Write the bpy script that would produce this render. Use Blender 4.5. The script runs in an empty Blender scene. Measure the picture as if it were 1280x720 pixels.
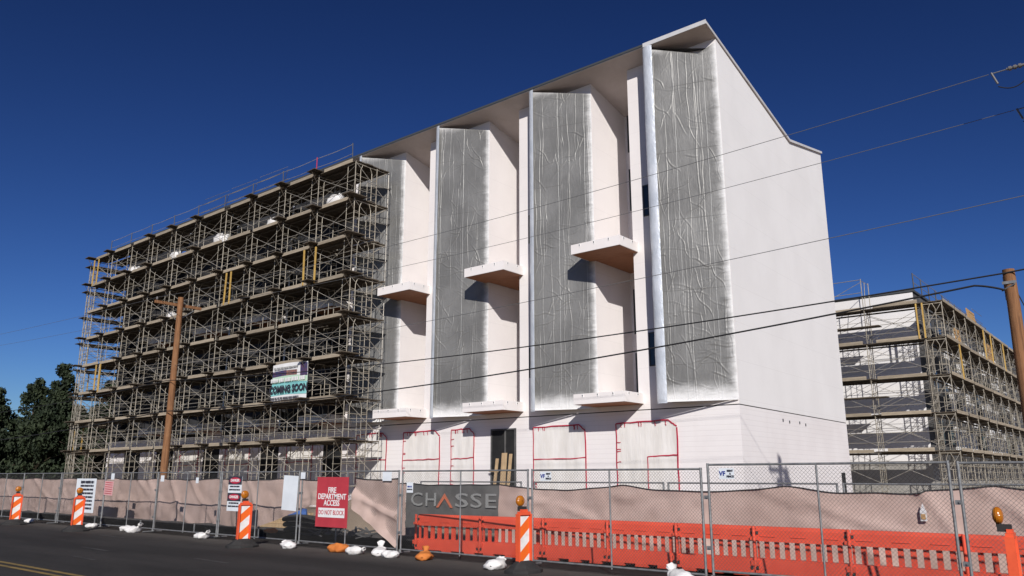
import bpy, math, random
import numpy as np
from mathutils import Vector, Matrix, noise
R = random.Random(7)
rad = math.radians
scn = bpy.context.scene
COL = scn.collection

# ------------------------------------------------------------------ helpers
class MB:
    """collects faces of one mesh"""
    def __init__(s): s.v=[]; s.f=[]; s.m=[]; s.smooth=[]
    def add(s, vs, fs, mi=0, sm=False):
        b=len(s.v); s.v += [tuple(p) for p in vs]
        for f in fs: s.f.append([b+i for i in f]); s.m.append(mi); s.smooth.append(sm)
    def box(s,x0,x1,y0,y1,z0,z1,mi=0,M=None):
        vs=[(x,y,z) for x in (x0,x1) for y in (y0,y1) for z in (z0,z1)]
        if M: vs=[M@Vector(p) for p in vs]
        s.add(vs,[(0,1,3,2),(4,6,7,5),(0,4,5,1),(2,3,7,6),(0,2,6,4),(1,5,7,3)],mi)
    def quad(s,a,b,c,d,mi=0): s.add([a,b,c,d],[(0,1,2,3)],mi)
    def tube(s,p,q,r,n=5,mi=0,r2=None,cap=True):
        p=Vector(p); q=Vector(q); d=q-p
        if d.length<1e-6: return
        d.normalize(); u=d.orthogonal().normalized(); w=d.cross(u); r2=r if r2 is None else r2
        vs=[]
        for c,rr in ((p,r),(q,r2)):
            for i in range(n):
                a=2*math.pi*(i+.5)/n; vs.append(c+(u*math.cos(a)+w*math.sin(a))*rr)
        fs=[(i,(i+1)%n,n+(i+1)%n,n+i) for i in range(n)]
        s.add(vs,fs,mi,n>5)
        if cap: s.add(vs,[tuple(range(n-1,-1,-1)),tuple(range(n,2*n))],mi)
    def path(s,pts,r,n=6,mi=0):
        for a,b in zip(pts,pts[1:]): s.tube(a,b,r,n,mi,cap=False)
    def prism(s,poly,z0,z1,mi=0):
        """poly: list of (x,y) CCW; z0,z1 float or list per vertex"""
        n=len(poly); za=z0 if isinstance(z0,(list,tuple)) else [z0]*n; zb=z1 if isinstance(z1,(list,tuple)) else [z1]*n
        vs=[(p[0],p[1],za[i]) for i,p in enumerate(poly)]+[(p[0],p[1],zb[i]) for i,p in enumerate(poly)]
        s.add(vs,[(i,(i+1)%n,n+(i+1)%n,n+i) for i in range(n)]+[tuple(range(n-1,-1,-1)),tuple(range(n,2*n))],mi)
    def grid(s,fn,nu,nv,mi=0,sm=True):
        vs=[fn(i/nu,j/nv) for j in range(nv+1) for i in range(nu+1)]
        s.add(vs,[(j*(nu+1)+i,j*(nu+1)+i+1,(j+1)*(nu+1)+i+1,(j+1)*(nu+1)+i) for j in range(nv) for i in range(nu)],mi,sm)
    def mesh(s,name,mats):
        me=bpy.data.meshes.new(name); me.from_pydata(s.v,[],s.f)
        for m in (mats if isinstance(mats,(list,tuple)) else [mats]): me.materials.append(m)
        me.polygons.foreach_set('material_index',s.m); me.polygons.foreach_set('use_smooth',s.smooth)
        me.update(); return me
    def build(s,name,mats,parent=None,loc=(0,0,0)):
        return put(name,s.mesh(name,mats),parent,loc)

def put(name,me,parent=None,loc=(0,0,0),rot=None):
    o=bpy.data.objects.new(name,me); COL.objects.link(o); o.location=loc
    if rot: o.rotation_euler=rot
    if parent: o.parent=parent
    return o
def tag(o,label=None,cat=None,group=None,kind=None):
    if label: o['label']=label
    if cat: o['category']=cat
    if group: o['group']=group
    if kind: o['kind']=kind
    return o
def thing(name,label,cat,loc=(0,0,0),rotz=0,group=None):
    o=bpy.data.objects.new(name,None); COL.objects.link(o); o.location=loc; o.rotation_euler=(0,0,rotz)
    o.empty_display_size=.2
    return tag(o,label,cat,group)
def copy_tree(o,parent=None,only=None):
    c=o.copy(); COL.objects.link(c)
    if parent: c.parent=parent
    for ch in list(o.children): copy_tree(ch,c)
    return c

# ------------------------------------------------------------------ materials
def lin(h):
    h=h.lstrip('#'); c=[int(h[i:i+2],16)/255 for i in (0,2,4)]
    return tuple((x/12.92 if x<.04045 else ((x+.055)/1.055)**2.4) for x in c)+(1,)
class NT:
    def __init__(s,name):
        s.m=bpy.data.materials.new(name); s.m.use_nodes=True; s.t=s.m.node_tree; s.b=s.t.nodes['Principled BSDF']
    def n(s,typ,**kw):
        x=s.t.nodes.new(typ)
        for k,v in kw.items(): setattr(x,k,v)
        return x
    def set(s,node,inp,v):
        if hasattr(v,'is_output') or isinstance(v,bpy.types.NodeSocket): s.t.links.new(v,node.inputs[inp])
        else: node.inputs[inp].default_value=v
    def coord(s,k='Object'): return s.n('ShaderNodeTexCoord').outputs[k]
    def mapping(s,vec,scale=(1,1,1),loc=(0,0,0)):
        m=s.n('ShaderNodeMapping'); s.set(m,'Vector',vec); m.inputs['Scale'].default_value=scale; m.inputs['Location'].default_value=loc; return m.outputs[0]
    def noise(s,vec,scale=5,detail=4,rough=.6,dist=0):
        x=s.n('ShaderNodeTexNoise'); s.set(x,'Vector',vec); x.inputs['Scale'].default_value=scale; x.inputs['Detail'].default_value=detail
        x.inputs['Roughness'].default_value=rough; x.inputs['Distortion'].default_value=dist; return x.outputs['Fac']
    def math(s,op,a,b=0,c=None,clamp=False):
        x=s.n('ShaderNodeMath',operation=op,use_clamp=clamp); s.set(x,0,a); s.set(x,1,b)
        if c is not None: s.set(x,2,c)
        return x.outputs[0]
    def sstep(s,v,a,b,lo=0.,hi=1.):
        x=s.n('ShaderNodeMapRange',interpolation_type='SMOOTHSTEP'); s.set(x,0,v); s.set(x,1,a); s.set(x,2,b); s.set(x,3,lo); s.set(x,4,hi); return x.outputs[0]
    def mix(s,f,a,b,blend='MIX'):
        x=s.n('ShaderNodeMix',data_type='RGBA',blend_type=blend); s.set(x,0,f); s.set(x,6,a); s.set(x,7,b); return x.outputs[2]
    def sep(s,vec):
        x=s.n('ShaderNodeSeparateXYZ'); s.set(x,0,vec); return x.outputs
    def bump(s,h,strength=.3,dist=.02,normal=None):
        x=s.n('ShaderNodeBump'); x.inputs['Strength'].default_value=strength; x.inputs['Distance'].default_value=dist; s.set(x,'Height',h)
        if normal is not None: s.set(x,'Normal',normal)
        return x.outputs[0]
    def out(s,color=None,rough=.8,metal=0.,normal=None,spec=.3):
        if color is not None: s.set(s.b,'Base Color',color)
        s.set(s.b,'Roughness',rough); s.set(s.b,'Metallic',metal); s.b.inputs['Specular IOR Level'].default_value=spec
        if normal is not None: s.set(s.b,'Normal',normal)
        return s.m
def simple(name,c1,c2=None,scale=3.,rough=.8,metal=0.,bscale=30,bstr=.15,bdist=.01,spec=.3,stretch=(1,1,1),lo=.35,hi=.65,coord='Object',rand=0.):
    t=NT(name); v=t.mapping(t.coord(coord),stretch)
    c2=c2 or c1
    f=t.sstep(t.noise(v,scale,6,.65),lo,hi)
    col=t.mix(f,c1,c2)
    if rand:
        oi=t.n('ShaderNodeObjectInfo').outputs['Random']
        hs=t.n('ShaderNodeHueSaturation'); t.set(hs,'Color',col); t.set(hs,'Value',t.math('MULTIPLY_ADD',oi,rand,1-rand/2)); col=hs.outputs[0]
    return t.out(col,rough,metal,t.bump(t.noise(v,bscale,4),bstr,bdist),spec)
def c(r,g,b): return (r,g,b,1)

def make_wall(name,base,dirt,brick=False):
    t=NT(name); v=t.coord(); x,y,z=t.sep(v)
    n1=t.noise(v,.35,5,.6); n2=t.noise(t.mapping(v,(1.2,1.2,.12)),1.6,5,.65)
    col=t.mix(t.sstep(n1,.35,.7),base,dirt)
    col=t.mix(t.math('MULTIPLY',t.sstep(n2,.5,.75),.35),col,dirt)
    # thin joints: courses (brick) or sheet joints
    per=.2 if brick else 1.52
    fz=t.math('PINGPONG',z,per/2)
    line=t.sstep(fz,.0,.012 if not brick else .02,1,0)
    h=t.math('SUBTRACT',t.noise(v,18,4),t.math('MULTIPLY',line,.8 if brick else .3))
    col=t.mix(t.math('MULTIPLY',line,.15 if brick else .2),col,c(.33,.29,.28))
    return t.out(col,.85,0,t.bump(h,.25,.008),.2)
M={}
M['wall']=make_wall('painted_stucco',c(.82,.772,.75),c(.765,.715,.695))
M['endwall']=make_wall('painted_end_wall',c(.775,.752,.74),c(.735,.712,.70))
M['base']=make_wall('painted_brick',c(.79,.75,.74),c(.735,.69,.68),True)
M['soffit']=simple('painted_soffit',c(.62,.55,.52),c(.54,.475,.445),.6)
M['roof']=simple('roof_metal',c(.30,.33,.38),c(.22,.24,.28),1.,.45,.3)
M['fascia']=simple('fascia_metal',c(.66,.65,.645),c(.55,.545,.545),1.,.5,.1)
M['brown']=simple('wood_soffit',c(.37,.165,.085),c(.30,.125,.06),2.,.6,stretch=(1,8,8))
M['black']=simple('dark_void',c(.012,.012,.013),c(.02,.02,.02),2.)
M['charcoal']=simple('charcoal_sheathing',c(.07,.07,.072),c(.11,.107,.104),1.,.75)
M['scaffold_shade']=simple('painted_scaffold_shade',c(.02,.02,.022),c(.035,.035,.038),1.,.7)  # near-black colour paints in the deep shade behind the scaffold
M['glass']=simple('window_glass',c(.03,.045,.06),c(.04,.055,.07),.5,.08,0,spec=.6,bstr=.02)
M['winframe']=simple('window_frame',c(.06,.065,.07),rough=.5)

def insul():
    t=NT('foil_insulation'); v=t.coord(); g=t.sep(t.coord('Generated')); x,y,z=t.sep(v)
    dv=t.n('ShaderNodeVectorMath',operation='ADD')
    nz=t.n('ShaderNodeTexNoise'); t.set(nz,'Vector',v); nz.inputs['Scale'].default_value=1.1; nz.inputs['Detail'].default_value=4
    sc=t.n('ShaderNodeVectorMath',operation='SCALE'); t.set(sc,0,nz.outputs['Color']); sc.inputs['Scale'].default_value=1.1
    oi=t.n('ShaderNodeObjectInfo').outputs['Random']
    t.set(dv,0,t.mapping(v,(2.4,2.4,.42))); t.set(dv,1,sc.outputs[0])
    def crack(vec,scale,wd):
        vo=t.n('ShaderNodeTexVoronoi',feature='DISTANCE_TO_EDGE'); t.set(vo,'Vector',vec); vo.inputs['Scale'].default_value=scale
        return t.sstep(vo.outputs['Distance'],0,wd,1,0)
    streak=t.noise(t.mapping(v,(2.6,2.6,.3)),1.3,4,.5); fine=t.noise(dv.outputs[0],3.2,5,.6)
    h=t.math('ADD',t.math('MULTIPLY',streak,.45),t.math('MULTIPLY',fine,.75))
    seam=t.sstep(t.math('PINGPONG',t.math('ADD',x,t.math('MULTIPLY',t.noise(t.mapping(v,(.1,.1,.4)),1),.12)),.62),0,.014,1,0)
    hs=t.math('MULTIPLY',t.sstep(t.math('PINGPONG',z,1.5),0,.02,1,0),t.sstep(t.noise(v,.9,2),.4,.5))
    h=t.math('ADD',h,t.math('MULTIPLY',t.math('MAXIMUM',seam,hs),.5))
    base=t.mix(t.sstep(t.noise(v,.6,5),.35,.65),c(.215,.21,.20),c(.162,.158,.15))
    base=t.mix(t.math('MULTIPLY',seam,.5),base,c(.46,.46,.45))
    base=t.mix(t.math('MULTIPLY',hs,.4),base,c(.12,.12,.12))
    # primer overspray along the right edge, bottom and top
    nn=t.math('MULTIPLY_ADD',t.noise(t.mapping(v,(1,1,1.6)),1.3,6,.7),.5,-.25)
    gx=t.math('ADD',g[0],t.math('MULTIPLY',nn,.3))
    gz=t.math('ADD',g[2],t.math('MULTIPLY',nn,.09))
    sp=t.math('MULTIPLY',t.sstep(gx,.85,1.04),t.sstep(gx,.85,1.01))
    sp=t.math('MAXIMUM',sp,t.sstep(gz,.0,.05,1,0))
    sp=t.math('MAXIMUM',sp,t.math('MULTIPLY',t.sstep(gz,.965,1.01),.75))
    col=t.mix(sp,base,c(.70,.69,.68))
    met=t.math('MULTIPLY_ADD',sp,-.3,.3)
    ro=t.math('MULTIPLY_ADD',sp,.33,.47)
    return t.out(col,ro,met,t.bump(h,.45,.03),.4)
M['insul']=insul()
def foil():
    t=NT('foil_edge_trim'); v=t.coord()
    h=t.noise(t.mapping(v,(2,2,1.2)),1.5,4); col=t.mix(t.sstep(t.noise(v,.9,5),.3,.7),c(.78,.80,.83),c(.60,.635,.68))
    return t.out(col,.40,.3,t.bump(h,.7,.06),.5)
M['foil']=foil()
M['galv']=simple('scaffold_tube',c(.40,.36,.29),c(.27,.235,.185),3.,.55,.15,rand=.35)
M['brace']=simple('scaffold_brace',c(.42,.39,.34),c(.30,.27,.23),3.,.5,.2,rand=.3)
M['plank']=simple('scaffold_plank',c(.105,.083,.06),c(.06,.048,.036),2.,.85,stretch=(.6,6,6),rand=.4)
M['toe']=simple('toe_board_wood',c(.40,.335,.255),c(.29,.24,.175),1.6,.85,stretch=(.7,5,5),rand=.3)
M['gold']=simple('yellow_timber',c(.55,.36,.10),c(.45,.28,.08),2.,.7)
M['steel']=simple('galvanised_steel',c(.29,.29,.285),c(.19,.19,.195),8.,.45,.4)
M['wire']=simple('chain_link_wire',c(.13,.13,.13),c(.09,.09,.09),8.,.5,.3)
M['fabric']=simple('beige_windscreen',c(.53,.395,.345),c(.44,.32,.275),1.1,.95,bscale=220,bstr=.3,bdist=.004,spec=.1)
M['meshdark']=simple('grey_windscreen',c(.135,.13,.125),c(.10,.098,.095),1.5,.95,spec=.1)
M['hem']=simple('black_hem',c(.03,.028,.028))
M['orange']=simple('barrier_plastic',c(.74,.095,.05),c(.62,.075,.04),1.3,.5,bscale=9,bstr=.2,bdist=.01,rand=.12)
M['orangeframe']=simple('channelizer_orange',c(.80,.11,.04),c(.68,.09,.035),3,.5)
M['white']=simple('white_plastic',c(.80,.79,.78),c(.72,.71,.70),2,.6)
M['signwhite']=simple('sign_white',c(.74,.77,.80),c(.66,.69,.72),1.5,.5)
M['ink']=simple('sign_ink',c(.035,.035,.05))
M['red']=simple('sign_red',c(.48,.05,.065),c(.41,.04,.055),2,.5)
M['pink']=simple('faded_pink',c(.66,.36,.36),c(.6,.33,.33),4,.7)
M['blue']=simple('logo_blue',c(.03,.05,.25))
M['orangeletter']=simple('letter_orange',c(.52,.15,.08))
M['greyletter']=simple('letter_grey',c(.27,.27,.26))
M['rubber']=simple('black_rubber',c(.022,.021,.021),c(.035,.034,.033),5,.8)
M['tape']=simple('red_tape',c(.50,.025,.06),c(.42,.02,.05),4,.5)
M['sheet']=simple('plastic_sheet',c(.76,.73,.70),c(.69,.655,.615),.8,.6,stretch=(3,1,.5),bscale=3,bstr=.5,bdist=.03)
M['bag']=simple('white_sandbag',c(.78,.76,.74),c(.66,.63,.60),4,.8,bscale=14,bstr=.5,bdist=.02)
M['obag']=simple('orange_sandbag',c(.62,.20,.045),c(.48,.14,.03),4,.8,bscale=14,bstr=.5,bdist=.02)
M['cable']=simple('cable',c(.02,.02,.022))
M['alu']=simple('aluminium_wire',c(.25,.25,.25),rough=.4,metal=.5)
M['porc']=simple('insulator',c(.16,.15,.145),rough=.3)
M['ply']=simple('plywood',c(.46,.29,.13),c(.36,.21,.09),2,.8,stretch=(1,1,6))
M['cmu']=simple('concrete_block',c(.36,.34,.31),c(.28,.265,.245),1.,.9)
M['timber']=simple('raw_timber',c(.50,.36,.21),c(.38,.26,.15),2,.85,stretch=(6,6,.7))
M['bluetarp']=simple('blue_tarp',c(.05,.12,.35))
M['banneraqua']=simple('banner_aqua',c(.20,.52,.52),c(.26,.58,.56),2,.7)
M['bannergreen']=simple('banner_green',c(.42,.60,.44),c(.5,.66,.52),2,.7)
M['navy']=simple('banner_navy',c(.03,.04,.12),c(.10,.05,.09),6,.7)
M['skin']=simple('banner_picture',c(.35,.17,.10),c(.09,.06,.10),7,.7)

def stripes():
    t=NT('striped_sheeting'); x,y,z=t.sep(t.coord())
    s=t.math('FRACT',t.math('DIVIDE',t.math('SUBTRACT',z,t.math('MULTIPLY',y,.85)),.43))
    f=t.math('GREATER_THAN',s,.52)
    w=t.mix(t.sstep(t.noise(t.coord(),9,5),.4,.75),c(.78,.76,.73),c(.66,.62,.57))
    return t.out(t.mix(f,w,c(.80,.14,.02)),.45)
M['stripe']=stripes()
def amber():
    t=NT('amber_lens'); v=t.coord(); w=t.n('ShaderNodeTexVoronoi'); t.set(w,'Vector',v); w.inputs['Scale'].default_value=55
    return t.out(c(.42,.135,.008),.25,0,t.bump(w.outputs['Distance'],.5,.004),.6)
M['amber']=amber()
def asphalt():
    t=NT('asphalt'); v=t.coord()
    n1=t.noise(t.mapping(v,(.25,1.3,1)),.6,6,.6); n2=t.noise(v,70,3,.7); n3=t.noise(v,1.7,6,.7)
    col=t.mix(t.sstep(n1,.35,.65),c(.028,.026,.025),c(.046,.042,.040))
    col=t.mix(t.math('MULTIPLY',t.sstep(n2,.55,.75),.55),col,c(.07,.066,.063))
    col=t.mix(t.math('MULTIPLY',t.sstep(n3,.56,.7),.4),col,c(.019,.018,.018))
    cr=t.n('ShaderNodeTexVoronoi',feature='DISTANCE_TO_EDGE'); dv=t.n('ShaderNodeVectorMath',operation='ADD'); t.set(dv,0,t.mapping(v,(.22,.4,1)))
    nz=t.n('ShaderNodeTexNoise'); t.set(nz,'Vector',v); nz.inputs['Scale'].default_value=.8
    t.set(dv,1,nz.outputs['Color']); t.set(cr,'Vector',dv.outputs[0]); cr.inputs['Scale'].default_value=1
    col=t.mix(t.math('MULTIPLY',t.sstep(cr.outputs['Distance'],.0,.006,1,0),.8),col,c(.015,.014,.014))
    xx,yy,zz=t.sep(v)
    dust=t.math('MULTIPLY',t.sstep(t.math('ADD',yy,t.math('MULTIPLY',n3,1.6)),-17.6,-16.0),.75)
    col=t.mix(dust,col,c(.105,.092,.082))
    g2=t.noise(v,26,2,.5); col=t.mix(t.math('MULTIPLY',t.sstep(g2,.62,.72),.5),col,c(.085,.08,.075))
    return t.out(col,.88,0,t.bump(n2,.6,.012),.2)
M['asphalt']=asphalt()
M['shoulder']=simple('old_gravel_shoulder',c(.115,.105,.098),c(.075,.068,.063),1.2,.95,bscale=60,bstr=.6,bdist=.02)
M['dirt']=simple('desert_dirt',c(.34,.265,.20),c(.25,.195,.145),.5,.95,bscale=12,bstr=.7,bdist=.04)
M['yline']=simple('road_yellow',c(.30,.20,.06),c(.12,.09,.045),3.,.8,lo=.3,hi=.8)
M['wline']=simple('faded_marking',c(.07,.067,.065),c(.035,.033,.032),2.,.8)
def polewood():
    t=NT('pole_wood'); v=t.coord()
    n=t.noise(t.mapping(v,(9,9,.35)),3,6,.7); n2=t.noise(v,1.2,4)
    col=t.mix(t.sstep(n,.35,.7),c(.28,.135,.062),c(.13,.062,.032)); col=t.mix(t.math('MULTIPLY',t.sstep(n2,.5,.7),.5),col,c(.33,.18,.09))
    return t.out(col,.85,0,t.bump(n,.6,.02),.2)
M['polewood']=polewood()
def leaf():
    t=NT('conifer_leaf'); v=t.coord(); 
    col=t.mix(t.sstep(t.noise(v,.9,4),.35,.65),c(.011,.018,.009),c(.034,.046,.022))
    return t.out(col,.7,0,None,.2)
M['leaf']=leaf()
M['bark']=simple('bark',c(.10,.07,.05),c(.06,.045,.03),4)

# ------------------------------------------------------------------ ground
m=MB()
for (ya,za),(yb_,zb_) in (((-600,-.03),(-16.8,-.03)),((-16.8,-.03),(-14.9,-.12)),((-14.9,-.12),(-12.9,-.12)),((-12.9,-.12),(-10.5,-.03)),((-10.5,-.03),(900,-.03))): m.quad((-600,ya,za),(600,ya,za),(600,yb_,zb_),(-600,yb_,zb_))
g=m.build('ground',M['dirt']); tag(g,'bare tan dirt of the building site behind the fences','ground',kind='structure')
m=MB(); m.quad((-400,-42,0),(400,-42,0),(400,-16.75,0),(-400,-16.75,0)); tag(m.build('road',M['asphalt']),'dark asphalt street along the fence','road',kind='structure')
m=MB()
for (ya,za),(yb_,zb_) in (((-16.75,-.006),(-14.9,-.085)),((-14.9,-.085),(-12.9,-.085)),((-12.9,-.085),(-11,-.006))): m.quad((-200,ya,za),(200,ya,za),(200,yb_,zb_),(-200,yb_,zb_)); tag(m.build('shoulder',M['shoulder']),'grey gravelly verge under the fence and barriers','verge',kind='structure')
m=MB()
for y0 in (-22.98,-22.74): m.quad((-120,y0,.004),(60,y0,.004),(60,y0+.11,.004),(-120,y0+.11,.004))
tag(m.build('centre_line',M['yline']),'worn double yellow line in the street','road marking',kind='structure')
m=MB()
for x0,x1,y in ((-11.5,-9.7,-18.1),(-7.6,-6.0,-20.2),(-5.4,-4.1,-21.3),(-2.9,-1.5,-19.9)): m.quad((x0,y,.004),(x1,y-.1,.004),(x1,y,.004),(x0,y+.09,.004))
tag(m.build('road_patch',M['wline']),'faded pale scuffs on the asphalt','road marking',kind='structure')

# ------------------------------------------------------------------ main building
D=6.4; NU=8; XL=-52.5
def zs(y): return 19.90-.205*y if y<=8.6 else 18.137+(y-8.6)*.215     # soffit height
bld=thing('apartment_building','tall pinkish white building under construction with grey foil fins, left half behind scaffolding','building')
front=[(.5,0)]
for k in range(NU):
    xk=-D*k; front+=[(-3.9+xk,0),(-3.9+xk,3),(-5.9+xk,3),(-5.9+xk,0)]
front=[p for p in front if p[0]>XL+.3]
poly=front+[(XL,0),(XL,8.6),(XL,14),(.1,14),(.25,8.6)]
pol=poly[::-1]
def prism_part(mats_fn,z0,z1s,name,mat):
    n=len(pol); mb=MB(); mb.prism(pol,z0,z1s); return mb
mb=MB(); n=len(pol); tops=[zs(p[1])-.003 for p in pol]
vs=[(p[0],p[1],4.37) for p in pol]+[(p[0],p[1],tops[i]) for i,p in enumerate(pol)]
for i in range(n):
    j=(i+1)%n; a=pol[i]; b=pol[j]
    isend = a[0]>-.2 and b[0]>-.2 and abs(a[0]-b[0])<1
    mb.add([vs[i],vs[j],vs[n+j],vs[n+i]],[(0,1,2,3)],1 if isend else (2 if max(a[0],b[0])<-19.5 else 0))  # pink walls behind the scaffold get the painted shade colour
mb.add(vs[:n],[tuple(range(n-1,-1,-1))],0)
for k in range(NU-1): mb.box(-5.895-D*k,-3.905-D*k,.002,2.99,4.372,4.58)
mb.build('wall',[M['wall'],M['endwall'],M['scaffold_shade']],bld)
bp=[(.5,0),(XL,0),(XL,14),(.1,14)][::-1]
mb=MB(); mb.prism(bp,-.02,4.33); basew=mb.build('base_wall',M['base'],bld)
tag(basew,'painted brick ground floor wall')
mb=MB(); mb.prism([(p[0]*.9995-.02,p[1]+.03) if p[1]<1 else (p[0]-.02,p[1]-.03) for p in bp],4.331,4.369); mb.build('reveal_joint',M['black'],bld)
# roof
prof=[(-1.0,zs(-1)),(8.6,zs(8.6)),(14.03,zs(14.03))]
mb=MB(); xr=[.56,.32,.16]; T=.12
L=[(XL-.3,y,z) for y,z in prof]; Rr=[(xr[i],y,z) for i,(y,z) in enumerate(prof)]
up=lambda p:(p[0],p[1],p[2]+T)
for i in range(2):
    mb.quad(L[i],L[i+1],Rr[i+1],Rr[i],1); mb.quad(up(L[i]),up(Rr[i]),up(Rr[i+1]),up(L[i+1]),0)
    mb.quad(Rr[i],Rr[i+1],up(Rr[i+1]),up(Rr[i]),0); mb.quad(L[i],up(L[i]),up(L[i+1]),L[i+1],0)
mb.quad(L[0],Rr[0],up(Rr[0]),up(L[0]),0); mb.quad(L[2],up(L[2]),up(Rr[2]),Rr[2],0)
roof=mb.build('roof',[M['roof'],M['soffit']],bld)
mb=MB()
mb.box(XL-.3,-2.45,-1.03,-1.003,zs(-1)+.03,zs(-1)+.135); 
mb.build('drip_edge',M['winframe'],roof)
mb=MB(); mb.box(-2.44,.58,-1.035,-1.003,zs(-1)-.03,zs(-1)+.16)
for i in range(2):
    a=prof[i];b=prof[i+1]
    mb.add([(xr[i]+.003,a[0],a[1]-.02),(xr[i+1]+.003,b[0],b[1]-.02),(xr[i+1]+.003,b[0],b[1]+.10),(xr[i]+.003,a[0],a[1]+.10),
            (xr[i]+.03,a[0],a[1]-.02),(xr[i+1]+.03,b[0],b[1]-.02),(xr[i+1]+.03,b[0],b[1]+.10),(xr[i]+.03,a[0],a[1]+.10)],
           [(0,3,2,1),(4,5,6,7),(0,1,5,4),(3,7,6,2),(0,4,7,3),(1,2,6,5)])
tag(mb.build('fascia',M['fascia'],roof),'pale metal fascia at the gable end')
# fins with foil insulation
def ridged(p):
    a=noise.noise(p); return (1-abs(a)*2)**3 if abs(a)<.5 else 0
fins=[]
for k in range(NU):
    xr0=.5-D*k-.012; xl=-2.5-D*k; yl=-.95; zb=4.58
    if xl<XL+.6: continue
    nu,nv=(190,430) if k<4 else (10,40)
    top0=zs(-.95)-.02
    def ztop(u,k=k):
        if k==0: return top0+(19.32-top0)*u/.76 if u<.76 else 19.32+(19.72-19.32)*(u-.76)/.24
        return top0+(19.40-top0)*u
    dx=xr0-xl; dy=-yl; ln=math.hypot(dx,dy); nx,ny=dy/ln,-dx/ln
    fr=np.random.default_rng(40+k)
    U,V=np.meshgrid(np.linspace(0,1,nu+1),np.linspace(0,1,nv+1)); ZT=np.vectorize(ztop)(U); Z=zb+(ZT-zb)*V; S=U*ln
    d=np.zeros_like(Z)
    def wob(z,n=6,amp=.04):
        o=np.zeros_like(z)
        for i in range(n): o+=amp/(i+1)*np.sin(z*fr.uniform(.3,.9)*(i+1)*1.3+fr.uniform(0,6.3))
        return o
    if k<4:
        for i in range(30):                                  # long vertical creases
            s0=fr.uniform(.1,ln-.1); zc_=fr.uniform(zb,20); hl=fr.uniform(.8,4.2); A_=fr.uniform(.004,.012); w_=fr.uniform(.011,.022)
            off=S-(s0+wob(Z)); env=np.exp(-((Z-zc_)/hl)**4)
            d+=A_*env*(np.exp(-(off/w_)**2)-.45*np.exp(-((off-1.7*w_)/w_)**2))
        for i in range(190):                                  # short slanting wrinkles, more of them low down
            zc_=fr.uniform(zb,20); 
            if fr.random()>(.95 if zc_<13 else .5): continue
            sc_=fr.uniform(0,ln); an=fr.normal(.3,.8); L_=fr.uniform(.25,.7); A_=fr.uniform(.005,.016); w_=fr.uniform(.012,.03)
            a1=(S-sc_)*math.cos(an)+(Z-zc_)*math.sin(an); b1=-(S-sc_)*math.sin(an)+(Z-zc_)*math.cos(an)+.045*np.sin(a1*fr.uniform(3,8)+i)
            d+=A_*np.exp(-(a1/L_)**4)*(np.exp(-(b1/w_)**2)-.45*np.exp(-((b1+1.6*w_)/w_)**2))
        for i in range(10):                                  # broad bulges
            d+=.012*np.exp(-((S-fr.uniform(0,ln))/.5)**2-((Z-fr.uniform(zb,20))/1.4)**2)
        for i in range(48):                                  # pleats along the right hand edge
            zc_=fr.uniform(zb,19.5); d+=.014*np.exp(-((Z-zc_-.1*(S-ln))/.03)**2)*np.clip((S-ln+.5)/.3,0,1)
    e=np.minimum.reduce([np.ones_like(U),U/.03,(1-U)/.02,V/.004,(1-V)/.004]); d=np.clip(d+.008,-.002,1)*np.clip(e,0,1)
    X=xl+dx*U+nx*d; Y=yl+dy*U-.003*(1-U)+ny*d
    mb=MB(); mb.v=list(zip(X.ravel().tolist(),Y.ravel().tolist(),Z.ravel().tolist()))
    for j in range(nv):
        for i in range(nu): q=j*(nu+1)+i; mb.f.append((q,q+1,q+nu+2,q+nu+1)); mb.m.append(0); mb.smooth.append(True)
    fn=lambda u,v:(0,0,ztop(u))
    # body behind the foil face
    zt=[fn(0,1)[2],fn(1,1)[2]]
    A=(xl,yl+.004);B=(xr0,-.002);C=(xl+.16,-.002)
    mb.add([(A[0],A[1],zb),(B[0],B[1],zb),(C[0],C[1],zb),(A[0],A[1],zt[0]),(B[0],B[1],zt[1]-.3),(C[0],C[1],zt[0]-.05)],[(0,2,1),(0,3,5,2),(3,4,5)],1)
    fin=mb.build('insulated_fin',[M['insul'] if k<4 else M['scaffold_shade'],M['charcoal']],bld)  # fins behind the scaffold are coloured dark to stand for shade
    mb=MB()
    def fs(u,v,k=k):
        a=math.pi*(1.06-(.80 if k==0 else .60)*u); z=4.47+(zs(-1)-.03-4.47)*v; r=.30+.014*noise.noise(Vector((u*2,z*.8,k*4.)))
        return (xl+.27+r*math.cos(a),yl+.07-r*.55*math.sin(a),z)
    mb.grid(fs,10,90 if k<4 else 30); mb.build('edge_trim',M['foil'],fin)
    mb=MB(); mb.box(xl+.3,xr0,-.01,0,zb-.05,zb-.005)
    mb.add([(xl+.2,yl+.02,zb-.06),(xr0,-.07,zb-.06),(xr0,-.07,zb-.004),(xl+.2,yl+.02,zb-.004),(xl+.2,yl+.06,zb-.06),(xr0,-.03,zb-.06),(xr0,-.03,zb-.004),(xl+.2,yl+.06,zb-.004)],
           [(0,1,2,3),(4,7,6,5),(0,4,5,1),(3,2,6,7),(1,5,6,2),(0,3,7,4)])
    mb.build('bottom_trim',M['white'],fin)
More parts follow.
